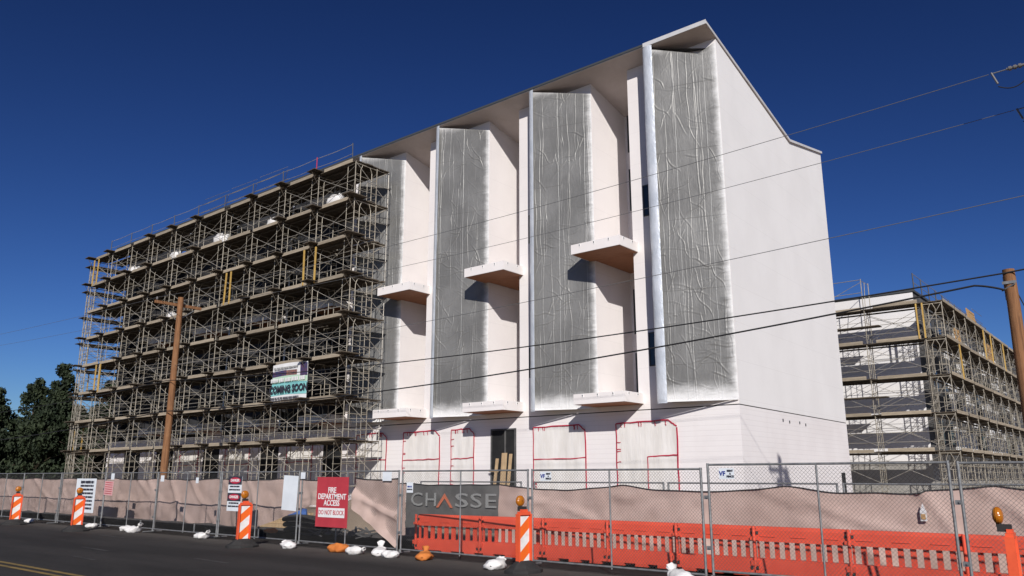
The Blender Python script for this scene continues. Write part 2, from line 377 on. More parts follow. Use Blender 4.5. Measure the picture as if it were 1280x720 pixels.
# balconies
mb=MB(); mb.box(-6.17,-3.66,-1.5,-.004,0,.43); mb.box(-5.88,-3.92,.0,2.98,0,.43); balm=mb.mesh('balcony',M['wall'])
mb=MB(); mb.box(-6.12,-3.71,-1.45,-.006,-.012,-.002); mb.box(-5.87,-3.93,.01,2.97,-.012,-.002); soffm=mb.mesh('balcony_soffit',M['brown'])
mb=MB(); mb.box(-.03,.03,-.012,0,.0,.15); mb.box(-.012,.012,-.03,-.012,.05,.11,1); ancm=mb.mesh('anchor_plate',[M['white'],M['winframe']])
for k in range(NU):
    for zb in (4.6,11.15):
        if k==NU-1: continue
        b=put('balcony',balm,bld,(-D*k,0,zb)); put('balcony_soffit',soffm,b)
        for x in (-5.7,-4.95,-4.2): put('anchor_plate',ancm,b,(x,-1.502,.27))
        for y in (-1.2,-.5): put('anchor_plate',ancm,b,(-3.658,y,.27),(0,0,rad(90)))
# windows in the recesses and beside the fins
def window(x0,x1,y,z0,z1,par=None):
    mb=MB(); f=.05
    for a in ((x0,x0+f,z0,z1),(x1-f,x1,z0,z1),(x0+f,x1-f,z0,z0+f),(x0+f,x1-f,z1-f,z1)): mb.box(a[0],a[1],y-.05,y-.003,a[2],a[3])
    w=mb.build('window',M['winframe'],bld); mb=MB(); mb.box(x0+f,x1-f,y-.03,y-.004,z0+f,z1-f); mb.build('pane',M['glass'],w)
for k in range(NU-1):
    for z0 in (6.13,12.68): window(-3.3-D*k,-2.72-D*k,0,z0,z0+1.42)
    for i in range(5):
        z0=5.12+3.05*i
        if z0<17.5 and abs(z0-11.2)>.5: window(-5.74-D*k,-4.2-D*k,3,z0 if i!=2 else 11.7,z0+2.15)
# ground floor openings covered with plastic and red tape
def opening(x0,x1,zt,mid,half=None):
    mb=MB(); nx=16;nz=24
    cut=R.choice((.12,.3,.45))
    def fn(u,v):
        x=x0+(x1-x0)*u; z=zt*v
        if v>.93 and u>1-cut*.5: z-= (u-(1-cut*.5))*(v-.93)*8*.6
        return (x,-.034-.03*noise.noise(Vector((x*2.6,z*.6,x0)))-.016*noise.noise(Vector((x*6,z*3,x0))),z)
    mb.grid(fn,nx,nz); s=mb.build('plastic_sheet',M['sheet'],bld)
    mb=MB(); w=.033
    def tape(a,b,wd=w):
        n=7; pr=None
        a=Vector((a[0],-.066,a[1])); b=Vector((b[0],-.066,b[1])); d=(b-a); L_=d.length; d.normalize(); p=Vector((d.z,0,-d.x))
        pts=[a+d*L_*i/n+p*R.uniform(-.02,.02) for i in range(n+1)]
        for q,r in zip(pts,pts[1:]): mb.add([q-p*wd,r-p*wd,r+p*wd,q+p*wd]+[x+Vector((0,.012,0)) for x in (q-p*wd,r-p*wd,r+p*wd,q+p*wd)],[(0,1,2,3),(4,7,6,5),(0,4,5,1),(3,2,6,7)])
    tape((x0,0),(x0,zt),.02); tape((x1,0),(x1,zt-.25),.028)
    tape((x0,zt),(x1-.35,zt+.06),.025); tape((x1-.35,zt+.05),(x1,zt-.22),.025)
    if half: tape((half,mid),(x1,mid+.06),.022); tape((half,0),(half,mid),.016)
    else: tape((x0,mid),(x1,mid+.05),.02)
    for i in range(6):
        x=R.uniform(x0+.2,x1-.4); tape((x,zt+.02),(x+.02,zt-.16),.014)
        z=R.uniform(.8,zt-.4); tape((x0,z),(x0+.2,z),.014)
    mb.build('red_tape',M['tape'],s)
opening(-5.02,-2.18,3.83,2.45,-3.55); opening(-9.47,-6.6,3.83,2.4); opening(-14.66,-13.12,3.9,2.5); opening(-18.14,-15.46,3.88,2.48); opening(-21.9,-19.45,3.9,2.5)
opening(-28.4,-25.9,3.8,2.5); opening(-35.2,-32.4,3.8,2.4); opening(-41.0,-38.6,3.8,2.4)
mb=MB(); mb.box(-12.02,-10.56,-.012,-.003,0,3.82); d=mb.build('doorway',M['black'],bld)
mb=MB()
for a in ((-12.06,-11.99,0,3.86),(-10.6,-10.5,0,3.86),(-11.985,-10.605,3.79,3.86),(-11.2,-11.13,0,3.785)): mb.box(a[0],a[1],-.05,-.013,a[2],a[3])
mb.build('door_frame',M['charcoal'],d)
for x0,x1,zt in ((-24.9,-23.2,3.7),(-31.2,-29.3,3.6),(-38.0,-36.0,3.6),(-44.5,-42,3.6),(-49.5,-47,3.6)):
    mb=MB(); mb.box(x0,x1,-.012,-.003,0,zt); mb.build('doorway',M['black'],bld)
mb=MB(); mb.box(-.9,-.78,-.004,0,.02,.0)  # tiny filler, replaced below
mb=MB()
for i,(y,z) in enumerate(((4.6,4.05),(5.4,4.02),(6.7,4.05),(7.5,4.0))):
    x=.5-.4*y/14; mb.box(x-.01,x+.03,y-.03,y+.03,z-.12,z)
mb.build('wall_clip',M['winframe'],bld)
mb=MB(); x=.5-.4*12.6/14; mb.box(x-.01,x+.012,12.3,12.9,.0,1.85); tag(mb.build('vent',M['black'],bld),'narrow dark opening low in the end wall')
# roof guard cables
rg=thing('guard_rail','thin twin cable guard rail on posts along the roof edge above the scaffold','railing',(-22.6,-.75,20.1))
mb=MB(); mb.tube((0,0,0),(0,0,1.2),.03,6); pm=mb.mesh('rail_post',M['charcoal'])
mb=MB(); mb.tube((0,0,0),(0,0,1.2),.03,6); pm2=mb.mesh('rail_post',M['tape'])
for i in range(10):
    p=put('rail_post',pm2 if i==1 else pm,rg,(-3.55*i,0,0)); p.rotation_euler=(R.uniform(-.03,.03),R.uniform(-.03,.03),0)
for z in (.52,1.13):
    mb=MB(); pts=[]
    for i in range(37): pts.append((-31.95*i/36,0,z-.05*math.sin(math.pi*(i%4)/4)))
    mb.path(pts,.016,5); mb.build('cable',M['brace'],rg)

# timbers leaning in the doorway
for i,(x,h,w,lean) in enumerate(((-11.62,2.5,.16,.05),(-11.08,2.75,.3,-.04),(-10.78,2.7,.16,.02))):
    mb=MB(); mb.box(-w/2,w/2,-.045,0,0,h); mb.box(-w/2+.01,w/2-.01,-.049,-.045,.3,.34)
    if i==0: mb.box(-w/2-.35,w/2+.1,-.06,-.049,h-.62,h-.52)
    o=mb.build('timber_board',M['timber'],None,(x,-.42,0)); o.rotation_euler=(rad(-7),rad(lean*30),0)
    tag(o,('narrow raw timber board with a cross cleat leaning at the left of the dark doorway','widest raw timber board leaning in the middle of the dark doorway','narrow raw timber board leaning at the right jamb of the dark doorway')[i],'timber','timbers in the doorway')

# ------------------------------------------------------------------ scaffolding
def scaffold(label,origin,rotz,bays,bay,levels,lift,deck_in=2.4,depth=1.5,out=.6,group='scaffolds round the buildings',dense=False,skip_out=False,seed=1):
    rr=random.Random(seed)
    root=thing('scaffold',label,'scaffold',origin,rotz,group)
    zb=levels[0]-lift                                    # top of base frames
    def frame(h):
        mb=MB(); r=.026
        for y in (0,depth): mb.tube((0,y,0),(0,y,h),r,5)
        mb.tube((0,0,h-.12),(0,depth,h-.12),r,5); mb.tube((0,0,h*.62),(0,depth,h*.62),.02,4)
        for y0,s in ((0,1),(depth,-1)):
            yy=y0+s*.36; mb.tube((0,yy,.12),(0,yy,h*.80),.019,4); mb.tube((0,yy,h*.80),(0,y0+s*.5,h-.12),.019,4)
            for z in (.12,.55,.98,1.41):
                if z<h*.85: mb.tube((0,y0,z),(0,yy,z),.016,4)
        if dense and h>1.5:                                            # tied inner standards
            for y in (.06,depth-.06): mb.tube((-.72,y,0),(-.72,y,h*.98),.014,4)
            for z in (.3,h*.62,h-.15): mb.tube((-.72,.06,z),(0,.0,z),.014,4); mb.tube((-.72,depth-.06,z+.04),(0,depth,z+.04),.014,4)
            mb.tube((-.72,0,h*.45),(-.72,depth,h*.47),.014,4)
        return mb
    fm=frame(lift).mesh('ladder_frame',M['galv']); fb=frame(zb).mesh('base_frame',M['galv'])
    def bracem(a):
        mb=MB(); r=.0135
        for y in ((0,) if a<2 else (0,depth)):
            mb.tube((0,y-.03,.35),(bay,y-.03,lift-.3),r,4); mb.tube((0,y-.04,lift-.3),(bay,y-.04,.35),r,4)
        if a==1: mb.tube((0,depth,.35),(bay,depth,lift-.3),r,4)
        return mb.mesh('cross_brace',M['brace'])
    braces=[bracem(i) for i in range(3)]
    def deckm(i):
        mb=MB(); y=-.05; w=.235
        while y<deck_in-.2:
            e0=rr.uniform(-.12,.02); e1=rr.uniform(-.02,.22); dz=rr.uniform(0,.03)
            if not(i==2 and .9<y<1.2): mb.box(e0,bay+e1,y,y+w-.012,dz-.05,dz)
            y+=w
        for yy in (.35,1.2): mb.box(-.02,bay+.02,yy,yy+.05,-.15,-.06)
        return mb.mesh('plank_deck',M['plank'])
    decks=[deckm(i) for i in range(4)]
    def toem(i):
        mb=MB(); a=rr.uniform(.2,.55); z=rr.uniform(-.06,.0)
        mb.add([(a,-.085,z),(bay-a*.4,-.085,z+rr.uniform(-.03,.03)),(bay-a*.4,-.085,z+.19),(a,-.085,z+.18),(a,-.05,z),(bay-a*.4,-.05,z),(bay-a*.4,-.05,z+.19),(a,-.05,z+.18)],[(0,1,2,3),(4,7,6,5),(0,4,5,1),(3,2,6,7),(0,3,7,4),(1,5,6,2)])
        return mb.mesh('toe_board',M['toe'])
    toes=[toem(i) for i in range(4)]
    def railm(i):
        mb=MB()
        for z in (.52,1.05): mb.tube((-.1,.03,z),(bay+.1,.03,z+rr.uniform(-.03,.03)),.018,4)
        if dense:
          for z in (.55,1.02): mb.tube((0,depth,z),(bay,depth,z+rr.uniform(-.04,.04)),.015,4)
        if i: mb.tube((0,depth,.1),(bay,0.02,.98),.013,4); mb.tube((.3,.02,1.35),(bay,.02,1.3),.012,4)
        return mb.mesh('guard_rail',M['brace'])
    rails=[railm(i) for i in range(2)]
    mb=MB()
    for j in range(3): mb.box(-.36+.24*j,-.13+.24*j,-out,.6,.05+.015*j,.095+.015*j)
    mb.tube((0,-out+.05,.03),(0,.2,.03),.025,4); mb.tube((0,-out+.1,.02),(0,0,-.7),.02,4)
    outm=mb.mesh('outrigger_platform',M['plank'])
    mb=MB(); mb.tube((0,depth,-.1),(0,deck_in-.1,-.1),.025,4); mb.tube((0,depth,-.6),(0,deck_in-.15,-.1),.02,4); brk=mb.mesh('side_bracket',M['galv'])
    for k in range(bays+1):
        put('base_frame',fb,root,(k*bay,0,0))
        for li,z in enumerate(levels):
            f=put('ladder_frame',fm,root,(k*bay+rr.uniform(-.03,.03),0,z-lift))
            if not skip_out and rr.random()<.8:
                o=put('outrigger_platform',outm,f,(0,0,lift)); o.rotation_euler=(0,0,rr.uniform(-.05,.05))
            if deck_in>depth+.2: put('side_bracket',brk,f,(0,0,lift))
    for k in range(bays):
        for li,z in enumerate(levels):
            put('cross_brace',braces[rr.choice((0,1,2,2))],root,(k*bay,0,z-lift))
            put('plank_deck',decks[rr.randrange(4)],root,(k*bay,0,z))
            if rr.random()<.95: put('toe_board',toes[rr.randrange(4)],root,(k*bay,0,z))
            if li<len(levels)-1 or rr.random()<.35: put('guard_rail',rails[rr.randrange(2)],root,(k*bay,0,z))
        put('cross_brace',braces[2],root,(k*bay,0,levels[0]-lift*1.75))
    for xx,sgn in ((0,-1),(bays*bay,1)):                 # end bracing
        for z in levels:
            mb=MB(); mb.tube((xx+sgn*.03,0,z-.1),(xx+sgn*.03,deck_in,z-lift*.9),.016,4); mb.tube((xx+sgn*.03,0,z-lift+.5),(xx+sgn*.03,deck_in,z-lift+.62),.015,4)
            mb.tube((xx+sgn*.04,0,z-lift+1.05),(xx+sgn*.04,deck_in,z-lift+1.15),.015,4)
            if sgn>0: mb.tube((xx,deck_in-.04,z-lift),(xx,deck_in-.04,z),.022,4)
            mb.build('end_brace',M['brace'],root)
    return root
LV=[3.45+2.13*i for i in range(8)]
sc=scaffold('long eight level scaffold of weathered frames covering the left front of the white building',(-50.95,-3.4,0),0,10,3.2,LV,2.13,seed=3,dense=True)
for x,li in ((29.0,4),(28.0,4),(3.6,2),(2.9,2),(1.0,6),(.3,6),(20.5,4),(19.9,4)):      # yellow timber props
    mb=MB(); mb.box(-.038,.038,-.12,-.05,0,2.05); p=mb.build('prop',M['gold'],sc,(x,0,LV[li]))
    p.rotation_euler=(0,rad(R.uniform(-2,2)),0); tag(p,'yellow timber prop')
sl=scaffold('narrow scaffold wrapping the far left end of the white building, sky showing through it',(-53.95,10.4,0),rad(-90),4,3.2,LV,2.13,deck_in=1.35,depth=1.3,seed=5,out=.35)
for y,li in ((11.8,0),(12.4,0),(11.9,2),(12.2,3)):
    mb=MB(); mb.box(-.038,.038,-.12,-.05,0,2.05); p=mb.build('prop',M['gold'],sl,(y,0,LV[li])); tag(p,'yellow timber prop')
# bundles and tarps on the decks
def bundle(x,y,z,s,label,mat='bag',cat='bundle',group='white bundles on the scaffold'):
    mb=MB(); sd=x*3.1
    def fn(u,v):
        a=2*math.pi*u; b=math.pi*(v-.5); r=1+.28*noise.noise(Vector((math.cos(a)*1.5,math.sin(a)*1.5+sd,b*1.7)))
        q=lambda w:math.copysign(abs(w)**.6,w)
        return (q(math.cos(a))*q(math.cos(b))*.62*r*s,q(math.sin(a))*q(math.cos(b))*.36*r*s,(q(math.sin(b))*.45+.45)*r*s)
    mb.grid(fn,16,10); o=mb.build('wrapped_bundle',M[mat],None,(x,y,z)); tag(o,label,cat,group); return o
for i,(x,li,s,lab) in enumerate(((-45.4,6,.85,'white wrapped bundle near the left end of the second scaffold deck from the top'),
      (-39.2,6,.85,'white wrapped bundle left of centre on the second scaffold deck from the top'),
      (-33.3,6,.95,'large white wrapped bundle at the centre of the second scaffold deck from the top'),
      (-27.4,6,.85,'white wrapped bundle right of centre on the second scaffold deck from the top'),
      (-21.4,6,.9,'white wrapped bundle nearest the right end of the second scaffold deck from the top'),
      (-39.0,4,.7,'small white bundle below two others on the left of the middle scaffold decks'))):
    bundle(x,-2.7,LV[li]+.045,s,lab)
o=bundle(-37.9,-2.7,LV[6]+.045,.6,'blue wrapped bundle beside a white one high on the scaffold','bluetarp'); 
# banner
def flat_text(body,size,mat,parent,loc,bold=.0,rot=(rad(90),0,0),name='lettering',sx=1.,align='CENTER'):
    cu=bpy.data.curves.new(name,'FONT'); cu.body=body; cu.size=size; cu.align_x=align; cu.align_y='CENTER'; cu.offset=bold; cu.extrude=.003; cu.resolution_u=3
    tmp=bpy.data.objects.new('tmp',cu); COL.objects.link(tmp); bpy.context.view_layer.update()
    me=bpy.data.meshes.new_from_object(tmp.evaluated_get(bpy.context.evaluated_depsgraph_get())); bpy.data.objects.remove(tmp)
    me.materials.clear(); me.materials.append(mat)
    o=put(name,me,parent,loc,rot); o.scale=(sx,1,1); return o
bn=thing('banner','aqua and white banner reading COMING SOON tied to the scaffold','banner',(-23.5,-3.58,5.68))
W=1.62
def strip(z0,z1,mat,name,yy=0,x0=-W,x1=W):
    mb=MB()
    def fn(u,v):
        x=x0+(x1-x0)*u; z=z0+(z1-z0)*v
        return (x,yy+.05*noise.noise(Vector((x*.9,z*.8,3)))-.03*math.sin(x*1.7),z+.04*math.sin((x+W)*1.2))
    mb.grid(fn,14,5); return mb.build(name,M[mat],bn)
cl=strip(0,2.0,'white','cloth')
strip(.28,.95,'banneraqua','colour_band',-.012); strip(.96,1.3,'bannergreen','colour_band',-.012); strip(1.32,1.62,'navy','picture_strip',-.012,-W,-.3); strip(1.32,1.6,'skin','picture_strip',-.012,-.3,.7)
strip(1.25,1.95,'navy','picture_strip',-.014,1.0,1.6)
flat_text('COMING SOON',.52,M['ink'],bn,(.05,-.1,.6),.022,sx=.92)
def words(parent,x0,x1,z,h,mat,y,rr,gap=.35,nm='text_line'):
    mb=MB(); x=x0
    while x<x1:
        w=min(h*rr.uniform(1.2,4.5),x1-x)
        xx=x
        while xx<x+w:                               # letter-like strokes
            lw=h*rr.uniform(.35,.6); mb.box(xx,min(xx+lw,x+w),y-.004,y,z-h/2*rr.uniform(.8,1),z+h/2*rr.uniform(.8,1)); xx+=lw+h*.12
        x+=w+h*gap
    return mb.build(nm,mat,parent)
words(bn,-1.6,1.5,1.12,.24,M['white'],-.08,R); words(bn,-1.6,1.0,.13,.13,M['ink'],-.08,R); words(bn,-1.4,.8,1.78,.1,M['greyletter'],-.08,R)

# ------------------------------------------------------------------ background building
bg=thing('apartment_block','lower white block with grey sheathing beyond the tall building, wrapped in scaffold on two sides','building')
mb=MB(); mb.prism([(-14,23),(2,23),(2,62),(-14,62)],2.62,12.66); w=mb.build('wall',M['charcoal'],bg)
mb=MB(); mb.prism([(-14,23.05),(1.95,23.05),(1.95,62),(-14,62)],-.02,2.615); tag(mb.build('base_wall',M['cmu'],bg),'grey concrete block ground floor')
mb=MB(); mb.box(-14,2.005,22.94,22.998,2.55,12.62); tag(mb.build('front_cladding',M['endwall'],bg),'white foam cladding')
mb=MB(); mb.box(-14.05,2.1,22.9,62.05,12.665,12.8); mb.build('parapet_cap',M['winframe'],bg)
rr=random.Random(21)
for y0 in (29.8,31.5,33.4,35.2,37,41,43,44.6,46.4,48.5,52,55):
    for li in range(4):
        if rr.random()<.85:
            z0=3.0+2.1*li+rr.uniform(0,.5); mb=MB(); mb.box(2.004,2.06,y0,y0+rr.uniform(1.1,1.8),z0,z0+rr.uniform(1.2,1.9)); tag(mb.build('foam_board',M['white'],bg),'white foam board')
for y0 in (25.5,28.2,39,50): 
    for z0 in (3.6,6.7,9.8):
        mb=MB(); mb.box(2.003,2.05,y0,y0+1.3,z0,z0+1.5); wn=mb.build('window',M['winframe'],bg); mb=MB(); mb.box(2.051,2.06,y0+.08,y0+1.22,z0+.08,z0+1.42); mb.build('pane',M['glass'],wn)
LB=[3.05+2.1*i for i in range(5)]
s3=scaffold('scaffold across the white front of the lower block behind the tall building',(-6.65,20.5,0),0,3,3.2,LB,2.1,deck_in=1.2,depth=1.1,skip_out=True,seed=9)
# half-height side platforms and the extra top lift on the left bays
for x0,z in ((4.3,6.2),(4.3,10.4)):
    mb=MB()
    for j in range(3): mb.box(x0,x0+2.9,-.2+.24*j,.03+.24*j,z-.05,z)
    mb.build('side_platform',M['plank'],s3)
for x0 in (3.2,6.4):
    mb=MB()
    for y in (0,1.5): mb.tube((x0,y,LB[-1]),(x0,y,LB[-1]+(1.9 if x0>4 else 2.3)),.026,5)
    mb.tube((x0,0,LB[-1]+1.8),(x0,1.5,LB[-1]+1.8),.022,4); mb.tube((x0,.4,LB[-1]),(x0,.7,LB[-1]+1.8),.02,4)
    mb.build('ladder_frame',M['galv'],s3)
mb=MB(); mb.tube((3.2,0,LB[-1]+1.0),(6.4,0,LB[-1]+1.05),.02,4); mb.tube((3.2,0,LB[-1]+1.85),(6.4,0,LB[-1]+1.85),.02,4); mb.tube((3.2,0,LB[-1]+.3),(6.4,0,LB[-1]+1.7),.016,4); mb.build('guard_rail',M['brace'],s3)
mb=MB(); mb.box(2.2,4.4,-.2,1.2,LB[-1]+2.3,LB[-1]+2.37); mb.box(2.3,3.9,-.1,-.05,LB[-1]+2.37,LB[-1]+2.9); mb.build('plank_deck',M['plank'],s3)
for x in (9.62,9.3):
    for z in (LB[3],): 
        mb=MB(); mb.box(x-.035,x+.035,-.12,-.05,z,z+2.05); tag(mb.build('prop',M['gold'],s3),'yellow timber prop')
s4=scaffold('scaffold running away along the right side of the lower block towards the wooden pole',(3.95,20.6,0),rad(90),11,3.2,LB,2.1,deck_in=1.2,depth=1.1,out=.45,seed=11,skip_out=True)
for x,li,lean in ((3.3,2,-.3),(11.9,3,0),(14.5,3,.1),(19.6,3,0)):
    mb=MB(); mb.box(-.038,.038,-.12,-.05,0,2.05); p=mb.build('prop',M['gold'],s4,(x,0,LB[li])); p.rotation_euler=(0,lean*.3,0); tag(p,'yellow timber prop')
for i,(y,z,h,w,lab) in enumerate(((29.5,LB[4]+.05,1.0,2.6,'tan plywood sheet standing as a guard on the top deck beside the right hand block'),(34.6,LB[3]+.05,1.5,2.6,'tan plywood sheet leaning under the top deck of the right hand block'),(24.6,LB[3]+.05,1.1,1.5,'small tan plywood sheet near the corner of the right hand block'))):
    mb=MB(); mb.box(-.02,.02,0,w,0,h); mb.box(.02,.04,.1,.18,0,h); mb.box(.02,.04,w-.2,w-.12,0,h); o=mb.build('plywood_sheet',M['ply'],None,(3.75,y,z)); o.rotation_euler=(0,rad(-4),0); tag(o,lab,'plywood','plywood on the far scaffold')
rg2=thing('guard_rail','dark post and cable guard rail on the roof edge of the lower block at right','railing',(1.8,23.2,12.8))
mb=MB(); mb.tube((0,0,0),(0,0,1.15),.035,6); pm=mb.mesh('rail_post',M['charcoal'])
for i in range(13): put('rail_post',pm,rg2,(.2,2.0*i+.3,0))
for z in (.55,1.1): mb=MB(); mb.tube((.2,.3,z),(.2,24.4,z),.02,5); mb.build('cable',M['brace'],rg2)

# ------------------------------------------------------------------ utility poles and lines
def pole(x,y,h,r0,r1,name,label,group='utility poles'):
    t=thing(name,label,'pole',(x,y,0),0,group)
    mb=MB()
    def fn(u,v):
        a=2*math.pi*u; r=(r0+(r1-r0)*v)*(1+.03*noise.noise(Vector((math.cos(a)*2,math.sin(a)*2,v*h*.6+x)))); return (r*math.cos(a)+.03*noise.noise(Vector((0,x,v*3))),r*math.sin(a),h*v)
    mb.grid(fn,18,40); mb.add([fn(i/18,1) for i in range(18)],[tuple(range(18))]); mb.build('shaft',M['polewood'],t); return t
def crossarm(t,z,y0=-1.22,y1=1.22,dx=-.2):
    mb=MB(); mb.box(dx-.055,dx+.055,y0,y1,z-.07,z+.07); a=mb.build('crossarm',M['polewood'],t)
    for s in (-1,1):
        mb=MB(); mb.box(dx-.02,dx+.02,-.02,.02,0,.95); mb.build('arm_brace',M['steel'],a,(0,s*.08,z-.75)).rotation_euler=(rad(-s*52),0,0)
    for y in (y0+.1,y1-.1):
        mb=MB(); mb.tube((dx,y,z+.07),(dx,y,z+.13),.02,6); mb.tube((dx,y,z+.13),(dx,y,z+.19),.055,8); mb.tube((dx,y,z+.19),(dx,y,z+.25),.04,8); mb.build('insulator',M['porc'],a)
    return a
P1=pole(-24.5,-9.6,10.45,.18,.135,'utility_pole','brown wooden utility pole with a crossarm standing in front of the scaffold'); crossarm(P1,10.08)
P2=pole(10.95,-9.65,5.95,.155,.115,'utility_pole','bare brown wooden pole at the right edge with cables tied to its top')
mb=MB(); mb.box(-.13,.13,-.135,-.115,5.62,5.68); mb.box(-.12,-.1,-.02,.02,5.3,5.8); mb.tube((-.16,-.05,5.5),(.1,-.14,5.6),.02,6); mb.build('pole_band',M['steel'],P2)
P3=pole(12.5,-9.6,12.0,.19,.14,'utility_pole','tall wooden utility pole with crossarm and transformer just beyond the right edge'); crossarm(P3,10.0,dx=-.2); crossarm(P3,11.3,-1.0,1.0)
for yy,zz in ((-.42,10.35),(.42,10.55)):
    mb=MB(); mb.tube((.3,yy,zz),(.3,yy,zz+.85),.27,16); mb.tube((.3,yy,zz+.85),(.3,yy,zz+.93),.17,12); mb.tube((.3,yy+.1,zz+.9),(.34,yy+.16,zz+1.2),.035,6); mb.build('transformer',M['steel'],P3)
def wire(pts,r,label,mat='cable',sag=.0,n=40,group='overhead lines'):
    mb=MB(); P=[]
    for (a,b) in zip(pts,pts[1:]):
        for i in range(n+1):
            t=i/n; s=sag if isinstance(sag,(int,float)) else sag[pts.index(a)]
            P.append(tuple(a[j]+(b[j]-a[j])*t for j in range(2))+(a[2]+(b[2]-a[2])*t-4*s*t*(1-t),))
    mb.path(P,r,5); o=mb.build('power_line',M[mat],None); tag(o,label,'cable',group); return o
y1,y2=-10.7,-8.4
wire([(11.25,y1,9.98),(-24.7,y1,10.3),(-75,y1,12.3)],.008,'topmost thin overhead wire crossing the tall grey fin at the right','alu',[.42,.3])
wire([(11.4,y2,9.98),(-24.7,y2,10.3),(-75,y2,12.3)],.008,'second thin overhead wire from the top, just below the uppermost one','alu',[.42,.3])
wire([(12.1,-9.6,7.55),(-24.6,-9.65,7.0)],.009,'third overhead wire from the top, midway between the thin and the thick ones','alu',.25)
wire([(12.1,-9.75,5.95),(10.9,-9.77,5.86),(-24.6,-9.85,6.25),(-75,-9.7,6.6)],.018,'upper of the two thick black cables tied to the bare right pole','cable',[0,.42,.6])
wire([(10.85,-9.77,5.5),(10.3,-9.75,5.68),(-24.6,-9.86,4.75),(-75,-9.72,4.1)],.022,'lower of the two thick black cables sagging across the fins and balconies','cable',[-.02,.5,.5])
wire([(12.2,-9.8,4.2),(11.15,-9.55,5.1),(10.95,-9.55,5.8)],.012,'short black guy cable hanging to the right of the bare pole','cable',[.05,.02],10)
# dead-end insulators with jumper loops
for i,(x,y,lab) in enumerate(((11.3,y1,'dead end insulator with a black jumper loop on the topmost wire at the right edge'),(11.45,y2,'dead end insulator with a black jumper loop on the second wire at the right edge'))):
    t=thing('line_insulator',lab,'insulator',(x,y,9.98),0,'dead end insulators')
    mb=MB(); mb.tube((0,0,0),(.78,0,.02),.014,6); mb.build('link',M['steel'],t)
    mb=MB()
    for j in range(3): mb.tube((.32+.09*j,0,.01),(.37+.09*j,0,.01),.05,10)
    mb.tube((.28,0,.01),(.6,0,.01),.03,8); mb.build('disc',M['porc'],t)
    mb=MB(); mb.tube((0,0,.02),(.09,0,-.26),.022,6); mb.build('clamp',M['porc'],t)
    mb=MB(); pts=[(.09+.75*u,0,-.26-.45*math.sin(math.pi*min(1,u*.75+.08))*.55+.42*u*u) for u in [k/14 for k in range(15)]]; mb.path(pts,.013,6); mb.build('jumper',M['cable'],t)

# ------------------------------------------------------------------ street fence
mb=MB(); PW=3.62; s=.06; r=.0021
zlo,zhi=.12,1.74
i=-int((zhi-zlo)/s)-1
while i*s<PW:
    x0=.03+i*s; 
    for sg in (1,-1):
        a=Vector((x0,0,zlo)) ; b=Vector((x0+(zhi-zlo),0,zhi))
        if a.x<.03: a=Vector((.03,0,zlo+(.03-x0)))
        if b.x>PW: b=Vector((PW,0,zlo+(PW-x0)))
        if b.x-a.x>.02:
            if sg<0: a,b=Vector((.03+PW-a.x,.004,a.z)),Vector((.03+PW-b.x,.004,b.z))
            mb.tube(a,b,r,3,cap=False)
    i+=1
linkm=mb.mesh('chain_link_mesh',M['wire'])
def post_mesh(x,z0,z1,r=.022): 
    mb=MB(); mb.tube((x,0,z0),(x,0,z1),r,8); return mb.mesh('post',M['steel'])
postm=post_mesh(0,.03,1.8); midm=post_mesh(0,.06,1.77,.016)
def railmesh(z): mb=MB(); mb.tube((.02,0,z),(PW+.02,0,z),.019,8); return mb.mesh('rail',M['steel'])
rtm=railmesh(1.775); rbm=railmesh(.1)
mb=MB(); mb.box(-.06,.03,-.03,.03,-.03,.03); mb.box(-.012,.012,-.05,.05,-.012,.012); clampm=mb.mesh('clamp',M['steel'])
mb=MB(); mb.tube((0,-.3,.03),(0,.3,.03),.02,6); mb.tube((0,0,.03),(0,0,.1),.026,8); standm=mb.mesh('stand',M['steel'])
def fence_panel(x,y,dz,label,rot=0.):
    t=thing('chain_link_fence',label,'fence',(x,y,dz),rot,'chain link panels along the street')
    put('post',postm,t,(.025,0,0)); put('post',postm,t,(PW+.0,0,0)); put('post',midm,t,(PW/2,.0,0)); put('rail',rtm,t); put('rail',rbm,t); put('chain_link_mesh',linkm,t)
    put('clamp',clampm,t,(0,0,1.25)); put('clamp',clampm,t,(0,0,.45)); put('stand',standm,t,(0,0,-dz))
    return t
FP=[(-29.4,0,'chain link panel farthest away at the left edge of the photo'),(-25.8,0,'chain link panel in front of beige fabric behind the farthest striped channelizer'),(-22.1,0,'chain link panel between the two farthest striped channelizers'),
    (-18.6,0,'chain link panel carrying the tall white notice sign'),(-15.0,0,'chain link panel carrying the small pink notice'),(-11.4,0,'chain link panel left of the stacked danger signs'),
    (-7.75,0,'chain link panel carrying the stacked danger signs and the blank white sign'),(-4.05,0,'chain link panel carrying the red fire department sign'),(-.35,0,'chain link panel in front of the dark grey lettered mesh'),
    (3.36,0,'chain link panel just right of the nearest striped channelizer'),(7.08,.07,'taller standing chain link panel in front of the building corner'),(10.8,.06,'nearest chain link panel at the right edge of the photo')]
for x,dz,lab in FP: fence_panel(x,-16.5+R.uniform(-.03,.03),dz,lab,rad(R.uniform(-.4,.4)))
